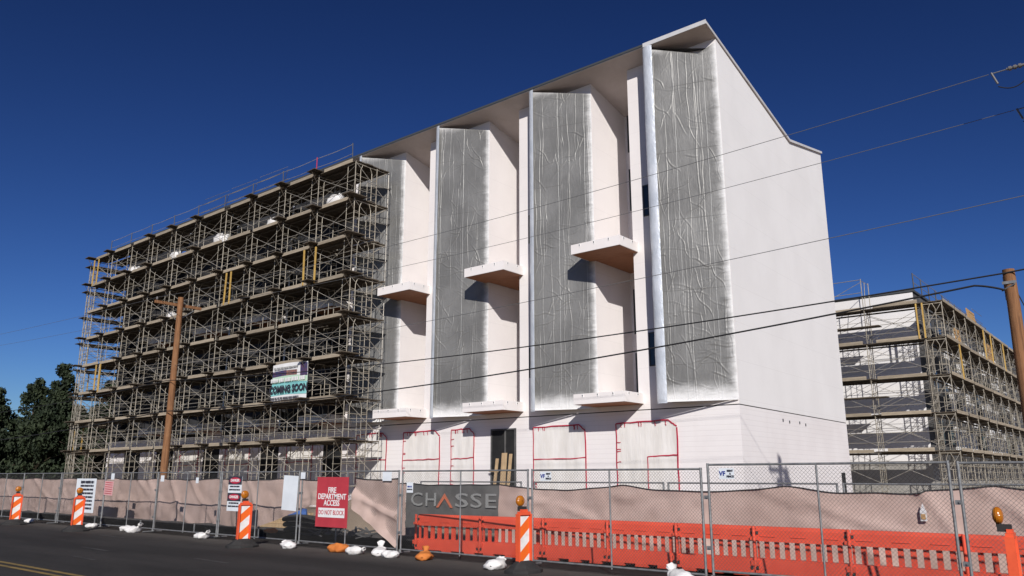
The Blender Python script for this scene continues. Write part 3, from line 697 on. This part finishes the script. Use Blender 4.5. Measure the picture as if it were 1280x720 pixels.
# plates tied to the fence
def tagsign(x,z,w,h,label,y=-16.54):
    t=thing('fence_tag',label,'sign',(x,y,z),0,'small white plates tied to the fence')
    mb=MB(); mb.box(-w/2,w/2,-.004,.004,-h/2,h/2); mb.build('plate',M['signwhite'],t); return t
for x,z,lab in ((3.75,1.66,'small white rental plate with a blue logo on the fence right of the nearest channelizer'),(7.45,1.70,'small white rental plate with a blue logo on the taller right hand panel')):
    t=tagsign(x,z,.26,.17,lab); flat_text('VF',.10,M['blue'],t,(-.07,-.008,0),.003)
    for j,wd in enumerate(('RENT','A','FENCE')): flat_text(wd,.042,M['ink'],t,(.065,-.008,.045-.045*j),.002)
t=tagsign(-.02,1.42,.2,.22,'small white plate with blue writing on the fence beside the dark lettered mesh'); words(t,-.07,.07,.02,.035,M['blue'],-.006,R); words(t,-.08,.08,-.04,.03,M['ink'],-.006,R)
tagsign(-.78,1.66,.3,.2,'blank pale plate at the top of the fence beside the draped fabric')
tagsign(-3.93,1.68,.18,.16,'tiny white plate at the corner beside the blank white sign'); tagsign(-11.05,1.6,.2,.18,'small pale plate on the double post left of the danger signs'); tagsign(-14.4,1.66,.22,.2,'white plate at the top of the post beside the pink notice'); tagsign(-9.0,1.55,.14,.16,'tiny grey plate on the fence further left of the danger signs')
def sign(name,label,x,z,w,h,mat,tilt=0.,y=-16.545,cat='sign'):
    t=thing(name,label,cat,(x,y,z),0); t.rotation_euler=(0,rad(tilt),0)
    mb=MB(); mb.box(-w/2,w/2,-.004,.004,-h/2,h/2); mb.build('board',M[mat],t); return t
t=sign('fire_access_sign','red sign reading FIRE DEPARTMENT ACCESS on the fence',-2.72,1.06,1.2,1.17,'red',0)
for i,wd in enumerate(('FIRE','DEPARTMENT','ACCESS')): flat_text(wd,.185,M['white'],t,(0,-.008,.27-.15*i),.003,sx=.92)
mb=MB(); mb.box(-.5,.5,-.009,-.005,-.36,-.14); mb.build('text_panel',M['white'],t); flat_text('DO NOT BLOCK',.15,M['red'],t,(0,-.013,-.25),.0,sx=.85)
t=sign('notice_sign','tall white notice board with rows of dark text behind a striped channelizer',-16.35,1.02,1.55,1.14,'signwhite',0)
rr=random.Random(5)
for i in range(8): words(t,-.62+(.2 if i<2 else 0),.62,.45-.125*i,.075 if i else .1,M['ink'],-.006,rr)
t=sign('small_notice','small faded pink notice hanging on the fence',-14.6,1.28,.62,.46,'pink',2); 
for i in range(6): words(t,-.26,.26,.18-.07*i,.022,M['red'],-.006,rr)
t=sign('danger_sign','pair of stacked black, red and white danger signs on the fence behind a channelizer',-6.98,1.2,.66,.92,'signwhite',0)
for z in (.34,-.1):
    mb=MB(); mb.box(-.33,.33,-.008,-.0045,z-.1,z+.12); mb.build('header',M['ink'],t)
    mb=MB(); n=24; pts=[(.27*math.cos(2*math.pi*i/n),-.0095,z+.01+.085*math.sin(2*math.pi*i/n)) for i in range(n)]; mb.add(pts,[tuple(range(n))]); mb.build('oval',M['tape'],t)
    flat_text('DANGER',.105,M['white'],t,(0,-.013,z+.01),.002)
    words(t,-.24,.24,z-.15,.045,M['ink'],-.006,rr); words(t,-.27,.27,z-.235,.045,M['ink'],-.006,rr)
t=sign('blank_sign','blank white sheet tied to the fence between the danger signs and the red sign',-4.43,1.25,.62,.86,'signwhite',2.)

# ------------------------------------------------------------------ inner fence with windscreen
mb=MB(); mb.tube((0,0,-.1),(0,0,1.54),.022,8); ipost=mb.mesh('post',M['steel'])
mb=MB(); mb.tube((.02,0,1.52),(3.6,0,1.52),.018,8); irail=mb.mesh('rail',M['steel'])
def yin(x): return -15.05 if x<-3.3 else -13.15
labs=['inner fence frame farthest away at the left edge behind beige fabric','second inner fence frame from the far left behind beige fabric','inner fence frame behind the farthest channelizers','inner fence frame behind the tall white notice','inner fence frame behind the small pink notice','inner fence frame left of the danger signs','inner fence frame behind the danger signs',
      'inner fence frame behind the lettered grey mesh','inner fence frame behind the orange barrier right of the nearest channelizer','inner fence frame behind the orange barrier at the building corner','inner fence frame nearest the right edge behind beige fabric']
for i,x in enumerate((-29.6,-26,-22.4,-18.8,-15.2,-11.6,-8.0,-3.2,.8,4.5,8.2)):
    t=thing('site_fence',labs[i],'fence',(x,yin(x),0),0,'inner fence frames'); put('post',ipost,t,(.02,0,0)); put('post',ipost,t,(3.6,0,0)); put('rail',irail,t)
def fabric(name,label,x0,x1,y,zt,zb,mat='fabric',sag=.05,seed=0,hem=True,per=3.6,fold=.05,group='windscreen fabric on the fences'):
    mb=MB(); nx=max(8,int((x1-x0)/.09)); nz=18
    def fn(u,v):
        x=x0+(x1-x0)*u
        top=zt(x)-sag*abs(math.sin(math.pi*(x-x0)/per))-.03*noise.noise(Vector((x*1.3,seed,0)))
        bot=zb(x)+.05*noise.noise(Vector((x*.9,seed+5,0)))
        z=bot+(top-bot)*v
        d=fold*noise.noise(Vector((x*1.4+.5*z,z*.5,seed)))+fold*.8*noise.noise(Vector((x*.5-z*1.6,z*1.1,seed+3)))
        rd=noise.noise(Vector((x*.55+z*.9,z*.35-x*.12,seed+20))); d+=fold*1.1*max(0,1-abs(rd)*9)
        d+=fold*.5*(1-v)*noise.noise(Vector((x*4.,z*.4,seed+8)))
        return (x,y-.035-abs(d)*1.2,z)
    mb.grid(fn,nx,nz); o=mb.build(name,M[mat],None); tag(o,label,'fabric',group)
    if hem:
        mb=MB(); pts=[Vector(fn(i/nx,1))+Vector((0,-.012,0)) for i in range(nx+1)]; mb.path(pts,.011,5); mb.build('hem',M['hem'],o)
    return o
fabric('windscreen','long beige windscreen fabric on the inner fence along the left half of the site',-32,-3.95,-15.05,lambda x:1.60,lambda x:.22 if x<-7.9 else min(.92,.22+(x+7.9)*.27),seed=1,fold=.06)
o=fabric('windscreen','slack beige fabric draped with a slanting lower edge right of the red sign',-1.95,-.42,-16.42,lambda x:1.62,lambda x:.93-(x+1.95)*.52,seed=4,fold=.10,sag=.04,per=1.5)
o=fabric('windscreen','narrow beige fabric strip hanging beside the dark lettered mesh',-4.6,-3.6,-13.25,lambda x:1.5,lambda x:.1,seed=6)
dm=fabric('windscreen','dark grey mesh with large white and orange lettering behind the orange barrier',-3.62,-.18,-13.25,lambda x:1.46,lambda x:.3,mat='meshdark',seed=7,fold=.02,sag=.02)
for ch,xa,xb in (('C',-2.67,-2.24),('H',-2.12,-1.74),('^',-1.74,-1.14),('S',-1.06,-.62),('S',-.54,-.17),('E',-.06,.29)):
    xa,xb=[13.216-(13.216-q)*1.044 for q in (xa,xb)]; mid=(xa+xb)/2; zc=1.035; hh=.185
    if ch=='^':
        mb=MB()
        for sg in (-1,1):
            w2=(xb-xa)/2; pts=[(0,0,hh),(0,0,hh-.13),(sg*(w2-.1),0,-hh),(sg*w2,0,-hh)]
            if sg>0: pts=pts[::-1]
            mb.add(pts+[(p[0],.004,p[2]) for p in pts],[(0,1,2,3),(7,6,5,4),(0,4,5,1),(1,5,6,2),(2,6,7,3),(3,7,4,0)])
        put('lettering',mb.mesh('lettering',M['orangeletter']),dm,(mid,-13.33,zc))
    else:
        o=flat_text(ch,.5,M['greyletter'],dm,(mid,-13.33,zc),.003); sx=(xb-xa)/max(.05,o.dimensions.x); o.scale=(sx,1,1)
fabric('windscreen','beige windscreen fabric behind the orange barrier on the right half of the site',-.19,16.,-13.25,lambda x:1.46 if x<9.6 else 1.5,lambda x:.05,seed=9,sag=.11,per=3.65,fold=.05)

# ------------------------------------------------------------------ orange barriers
def barrier_meshes(Lb):
    H=.86; mb=MB(); ns=9; sw=.108; pit=Lb/ns; zl,zh=.30,.60; t=.11
    def slab(x0,x1,z0,z1,t0,t1,):
        mb.add([(x0,-t0,z0),(x1,-t0,z0),(x1,-t1,z1),(x0,-t1,z1),(x0,t0,z0),(x1,t0,z0),(x1,t1,z1),(x0,t1,z1)],[(0,1,2,3),(4,7,6,5),(0,4,5,1),(3,2,6,7),(0,3,7,4),(1,5,6,2)])
    slab(.01,Lb-.01,.06,zl,.17,.10); slab(.01,Lb-.01,zh,.80,.085,.075); slab(.02,Lb-.02,.80,H,.075,.05)
    x=.01
    for i in range(ns+1):
        x1=(i+.5)*pit-sw/2 if i<ns else Lb-.01
        slab(x,x1,zl,zh,.022,.02)
        x=(i+.5)*pit+sw/2
    for x0 in (.12,Lb/2-.12,Lb-.4): slab(x0,x0+.28,0,.06,.17,.17)
    for k in range(3): slab(.1+k*Lb/3,.1+k*Lb/3+.28,.685,.70,.095,.092)
    body=mb.mesh('body',M['orange'])
    mb=MB(); mb.tube((0,-.13,.1),(0,-.13,.86),.03,8); mb.box(-.075,.075,-.155,-.1,.18,.27); mb.box(-.075,.075,-.135,-.09,.62,.68); pin=mb.mesh('hinge_pin',M['orange'])
    mb=MB()
    mb.box(-.02,.02,-.01,.01,-.025,.025)
    bolt=mb.mesh('bolt',M['rubber'])
    return body,pin,bolt
J=[-1.28,.62,2.3,3.86,5.42,6.99,8.66,10.4,12.1,13.8]
yb=lambda x:-15.0+.1*(x+1.28) if x<4 else -14.47+.012*(x-4)
bl=['orange slotted barrier at the left end of its row, before the lettered dark mesh','orange slotted barrier right of the leftmost one, left of the nearest channelizer','orange slotted barrier directly behind the nearest striped channelizer','orange slotted barrier just right of the nearest channelizer','orange slotted barrier left of the taller fence panel','orange slotted barrier below the building corner','orange slotted barrier right of the building corner','orange slotted barrier behind the thick bundle of fence posts','orange slotted barrier at the right edge behind the edge-on channelizer']
for i,(a,b) in enumerate(zip(J,J[1:])):
    body,pin,bolt=barrier_meshes(b-a-.01)
    t=thing('plastic_barrier',bl[i],'barrier',(a,yb(a),-.09),math.atan2(yb(b)-yb(a),b-a),'orange barriers behind the fence')
    put('body',body,t); put('hinge_pin',pin,t,(.0,0,0)); [put('bolt',bolt,t,(sx,-.168 if z<.3 else -.095,z)) for sx in (-.05,.05) for z in (.145,.75)]

# ------------------------------------------------------------------ channelizers
def channelizer(x,y,rot,label,lean=0):
    t=thing('channelizer',label,'traffic marker',(x,y,0),rot,'striped channelizers in the street')
    h0,h1=.07,.98; w=.13
    mb=MB(); mb.box(-.035,-.003,-w,w,h0,h1); 
    for yy in (-w-.03,w): mb.box(-.06,.035,yy,yy+.03,h0,h1+.02)
    mb.box(-.05,.03,-w,w,h1+.001,h1+.06); mb.box(-.04,.02,-.07,.07,h1+.06,h1+.1); mb.build('frame',M['orangeframe'],t)
    for xx in (-.0025,-.0375):
        mb=MB(); mb.box(xx-.0012 if xx<-.01 else xx,xx+.0012 if xx>-.01 else xx,-w+.012,w-.012,h0+.03,h1-.02); mb.build('striped_panel',M['stripe'],t)
    mb=MB()
    vs=[]
    for z,sx,sy in ((0,.27,.37),(.05,.27,.37),(.09,.2,.3),(.2,.09,.16)):
        for a in range(8):
            th=2*math.pi*(a+.5)/8; vs.append((sx*math.cos(th)*1.08-.02,sy*math.sin(th)*1.08,z))
    fs=[(j*8+a,j*8+(a+1)%8,(j+1)*8+(a+1)%8,(j+1)*8+a) for j in range(3) for a in range(8)]+[tuple(range(24,32)),tuple(range(7,-1,-1))]
    mb.add(vs,fs); mb.build('base',M['rubber'],t)
    mb=MB(); mb.box(-.13,.01,-.05,.05,h1+.07,h1+.15); mb.tube((-.11,0,h1+.12),(-.11,0,h1+.17),.03,8); lm=mb.build('lamp',M['rubber'],t)
    mb=MB(); n=16
    for s in (-1,1):
        for j in range(4):
            r0=.092*math.cos(j/4*1.45); r1=.092*math.cos((j+1)/4*1.45); d0=.012+.045*math.sin(j/4*1.45); d1=.012+.045*math.sin((j+1)/4*1.45)
            for a in range(n):
                A=2*math.pi*a/n; B=2*math.pi*(a+1)/n; cz=h1+.245
                mb.add([(-.11+s*d0,r0*math.cos(A),cz+r0*math.sin(A)),(-.11+s*d0,r0*math.cos(B),cz+r0*math.sin(B)),(-.11+s*d1,r1*math.cos(B),cz+r1*math.sin(B)),(-.11+s*d1,r1*math.cos(A),cz+r1*math.sin(A))],[(0,1,2,3)],0,True)
    mb.tube((-.123,0,h1+.245),(-.097,0,h1+.245),.096,n); mb.build('lens',M['amber'],lm)
    t.rotation_euler=(0,lean,rot); return t
channelizer(-18.8,-17.8,rad(-12),'orange and white striped channelizer farthest away at the left edge',.03); channelizer(-13.6,-17.85,rad(-10),'striped channelizer standing before the tall white notice sign',.03); channelizer(-4.5,-17.75,rad(-10),'striped channelizer standing before the danger signs',.02); channelizer(3.95,-17.45,rad(-8),'large striped channelizer standing before the orange barriers',.0); channelizer(11.62,-18.3,rad(3),'striped channelizer seen edge-on at the right edge',.0)

# ------------------------------------------------------------------ sandbags
def sandbag(x,y,rot,label,mat='bag',neck=1,s=1.,tall=.0,grp='sandbags along the fence foot'):
    mb=MB(); sd=x*2.3; s*=.7
    prof=[(-.30,.015),(-.28,.10),(-.2,.155),(-.05,.17),(.1,.165),(.2,.12),(.245,.045),(.27,.04),(.31,.06),(.35,.075),(.37,.04)] if neck else [(-.30,.015),(-.27,.11),(-.12,.17),(.08,.18),(.2,.15),(.27,.08),(.30,.015)]
    n=16; k=len(prof)
    def fn(u,v):
        i=v*(k-1); a=min(int(i),k-2); f=i-a; X=prof[a][0]+(prof[a+1][0]-prof[a][0])*f; r=prof[a][1]+(prof[a+1][1]-prof[a][1])*f
        th=2*math.pi*u; r*=1+.13*math.cos(5*th+sd)*max(0,min(1,(X+.05)/.3))+.10*abs(noise.noise(Vector((X*9,th*1.2+sd,2.))))*1.5+.38*noise.noise(Vector((X*5,math.cos(th)*1.3+sd,math.sin(th)*1.3)))+.15*noise.noise(Vector((X*14,math.cos(th)*4+sd,math.sin(th)*4)))
        lift=max(0,X-.15)*(.15+tall*.75)
        return (X*s-(tall*.3*max(0,X-.15)),r*1.2*math.cos(th)*s*(1 if X<.26 else .8+.5*math.sin(3*th+sd)**2),max(.003,(r*.68*math.sin(th)+.085)*s+lift*s))
    mb.grid(fn,n,28); o=mb.build('sandbag',M[mat],None,(x,y,0)); o.rotation_euler=(0,0,rot); tag(o,label,'sandbag',grp); return o
sandbag(-19.9,-16.9,.2,'white sandbag at the foot of the fence behind the farthest channelizer'); sandbag(-15.1,-16.75,.2,'white sandbag on the ground left of the channelizer by the notice sign',neck=0)
sandbag(-12.6,-16.75,.1,'flat white sandbag just right of the channelizer by the notice sign',neck=0,s=1.15); sandbag(-11.6,-17.0,.3,'white tied sandbag with an upright neck left of the dark stretch of fabric',tall=1.1,s=1.3)
sandbag(-7.75,-16.95,.1,'white sandbag slumped against the fence left of the danger signs',tall=.8,s=1.2); sandbag(-3.45,-17.2,2.8,'crumpled white sandbag below the blank white sign',s=1.15,tall=.3)
sandbag(-1.75,-17.05,.2,'flat orange sandbag below the red sign','obag',neck=0,s=1.25); sandbag(-1.05,-17.15,.1,'plump white tied sandbag right of the flat orange one',s=1.15,tall=.25)
sandbag(-.42,-17.0,2.3,'white sandbag with its neck up beside the fabric covered fence',tall=1.4,s=1.15); sandbag(.1,-17.15,0.,'flat white sandbag lying between the fence post and an orange bag',neck=0,s=1.0)
sandbag(1.0,-17.05,2.2,'orange tied sandbag with upright neck before the orange barrier','obag',tall=1.2,s=1.1); sandbag(3.2,-17.35,1.9,'crumpled white sandbag left of the nearest channelizer',s=1.25,tall=.5)
sandbag(6.75,-16.95,2.6,'white sandbag at the foot of the taller panel by the bottom edge of the photo',s=1.35,tall=.9); sandbag(-9.9,-14.2,.3,'white sandbag lying behind the fence below the beige fabric edge',neck=0)
sandbag(-8.3,-14.4,.2,'orange sandbag behind the fence left of the danger signs','obag',neck=0)

# ------------------------------------------------------------------ materials lying inside the site
t=thing('timber_stack','stack of tan timber lying inside the fence below the blank sign','timber',(-11.7,-11.8,-.05),rad(6))
rr=random.Random(4)
for j in range(4):
    for i in range(5-j): 
        mb=MB(); L_=rr.uniform(2.6,3.4); mb.box(-L_/2,L_/2,-.07,.07,0,.12); p=mb.build('plank',M['timber'],t,(rr.uniform(-.2,.2),(i-(4-j)/2)*.2,.125*j)); p.rotation_euler=(0,0,rr.uniform(-.04,.04))
mb=MB()
for k in range(3):
    pts=[(1.3*math.cos(a)*(.8+.06*k),.55*math.sin(a),.12+.16*k+.03*math.sin(3*a)) for a in [2*math.pi*i/28 for i in range(29)]]
    mb.path(pts,.075,8)
tag(mb.build('pipe_coil',M['rubber'],None,(-8.4,-12.9,-.09)),'coil of black corrugated pipe lying behind the red sign','pipe')
o=bundle(-9.8,-12.4,-.09,.7,'blue bundle on the ground behind the fence below the blank sign','bluetarp','bundle',None)
mb=MB()
for i in range(26):
    x=rr.uniform(-1.6,1.6); y=rr.uniform(-.5,.5); a=rr.uniform(0,3.1); L_=rr.uniform(.3,1.2); mb.tube((x,y,rr.uniform(.03,.2)),(x+L_*math.cos(a),y+L_*math.sin(a)*.4,rr.uniform(.03,.3)),rr.uniform(.015,.04),5)
tag(mb.build('debris',M['charcoal'],None,(-6.6,-13.4,-.09)),'heap of dark offcuts and bars behind the red sign','debris',kind='stuff')
mb=MB()
def md(u,v):
    x=(u-.5)*7; y=(v-.5)*3.2; e=max(0,1-(2*u-1)**2)**.7*max(0,1-(2*v-1)**2)
    return (x,y,-.05+1.05*e*(1+.25*noise.noise(Vector((x*1.1,y*1.3,3))))+.05*noise.noise(Vector((x*4,y*4,1)))*e)
mb.grid(md,50,26); tag(mb.build('dirt_pile',M['dirt'],None,(-8.0,-10.6,-.03)),'low heap of tan dirt behind the slanting fabric and red sign','dirt pile')
# parked vehicle glimpsed far left and lantern hung on fabric
mb=MB(); mb.box(-.05,.05,-.02,.02,0,.16); mb.box(-.035,.035,-.03,-.02,.03,.12,1); mb.add([(-.05,-.02,.16),(.05,-.02,.16),(.05,.02,.16),(-.05,.02,.16),(0,0,.3)],[(0,1,4),(1,2,4),(2,3,4),(3,0,4)])
tag(mb.build('fence_lock',[M['fascia'],M['ply']],None,(9.6,-13.38,.9)),'small grey lock box hanging on the beige fabric at right','lock')

# ------------------------------------------------------------------ trees
def conifer(x,y,h,w,label,seed):
    rr=random.Random(seed); t=thing('conifer_tree',label,'tree',(x,y,0),0,'dark trees beyond the scaffold')
    mb=MB(); mb.tube((0,0,0),(0,0,h*.9),.28,8,0,.05)
    for i in range(14):
        a=rr.uniform(0,6.3); z=rr.uniform(.15,.8)*h; L_=w*.8*(1-z/h*.7); mb.tube((0,0,z),(L_*math.cos(a),L_*math.sin(a),z+L_*.4),.07,5,0,.02)
    mb.build('trunk',M['bark'],t)
    mb=MB()
    for cidx in range(110):
        z=rr.uniform(.06,1)**.9; rad_=w*(1-z)**.55*rr.uniform(.25,1); a=rr.uniform(0,6.3)
        cx,cy,cz=rad_*math.cos(a),rad_*math.sin(a),z*h; cr=rr.uniform(.35,.85)*(.5+.6*(1-z))*w*.42
        for k in range(75):
            d=Vector((rr.gauss(0,1),rr.gauss(0,1),rr.gauss(0,1.25))).normalized()*cr*rr.random()**.45
            p=Vector((cx,cy,cz))+d; s=rr.uniform(.09,.2); u=Vector((rr.gauss(0,1),rr.gauss(0,1),rr.gauss(0,1))).normalized(); v=u.orthogonal().normalized()*rr.uniform(.4,.8)
            mb.add([p-u*s,p+v*s,p+u*s*1.4,p-v*s],[(0,1,2,3)])
    mb.build('crown',M['leaf'],t)
for i,(x,y,h,w,lab) in enumerate(((-75,-3.5,8.6,3.8,'dark bushy tree at the extreme left edge of the photo'),(-78,-.2,10.2,3.8,'broad dark tree second from the left edge'),(-75,2.2,11.0,3.4,'dark tree left of the tallest one beside the scaffold'),(-76,5.0,13.0,3.3,'tallest dark tree, close to the left end of the scaffold'),(-74,8.2,8.6,3.4,'dark tree partly hidden behind the left end of the scaffold'),(-82,12.5,12.5,3.0,'dark tree seen through the bare end of the scaffold'),(-72,-1.5,5.6,3.6,'low dark shrubby tree behind the far end of the fence'),(-84,-4.5,9.5,4.0,'dark tree farthest back at the left edge'),(-70,-5.0,7.0,3.8,'dark spreading tree right at the left edge beside the street'),(-71,1.5,7.5,3.8,'dark rounded tree in front of the taller ones at left'),(-73,-7.2,7.6,3.8,'dark low tree cropped by the left edge of the photo'),(-72.5,3.4,9.8,3.6,'dark full tree merging with the tallest one near the scaffold'),(-70,4.6,8.0,3.4,'dark rounded tree just left of the scaffold corner'))): conifer(x,y,h,w,lab,31+i)
# distant low buildings / walls beyond, so the horizon is not bare
mb=MB(); mb.box(-3,3,-1.0,1.0,.35,1.15); mb.prism([(-1.6,-.9),(1.5,-.9),(1.5,.9),(-1.6,.9)],1.15,1.7)
# ------------------------------------------------------------------ sky, sun, camera
w=bpy.data.worlds.new('World'); scn.world=w; w.use_nodes=True; nt=w.node_tree
sky=nt.nodes.new('ShaderNodeTexSky'); sky.sky_type='NISHITA'; sky.sun_disc=False
sdir=Vector((.9,-1,.71)).normalized(); el=math.asin(sdir.z); az=math.atan2(sdir.x,sdir.y)
sky.sun_elevation=el; sky.sun_rotation=az; sky.air_density=1.0; sky.dust_density=.3; sky.ozone_density=3.5; sky.altitude=400
bgn=nt.nodes['Background']; gm=nt.nodes.new('ShaderNodeGamma'); gm.inputs[1].default_value=1.7; nt.links.new(sky.outputs[0],gm.inputs[0])
mx=nt.nodes.new('ShaderNodeMix'); mx.data_type='RGBA'; mx.blend_type='MULTIPLY'; mx.inputs[0].default_value=1; nt.links.new(gm.outputs[0],mx.inputs[6]); mx.inputs[7].default_value=(.22,.245,.325,1)
nt.links.new(mx.outputs[2],bgn.inputs[0]); bgn.inputs[1].default_value=.05
sl_=bpy.data.lights.new('Sun','SUN'); sl_.energy=4.6; sl_.angle=rad(.53); sl_.color=(1,.965,.92)
so=bpy.data.objects.new('Sun',sl_); COL.objects.link(so); so.rotation_euler=sdir.to_track_quat('Z','Y').to_euler()
cam=bpy.data.cameras.new('Camera'); co=bpy.data.objects.new('Camera',cam); COL.objects.link(co); scn.camera=co
cam.sensor_width=36; cam.lens=990/1280*36; cam.clip_end=3000; cam.clip_start=.1
co.location=(13.216,-29,1.65); co.rotation_euler=(rad(90)+math.atan(236/990),0,rad(39.6))
scn.view_settings.view_transform='Standard'; scn.view_settings.look='None'; scn.view_settings.exposure=0; scn.view_settings.gamma=1
scn.render.engine='CYCLES'
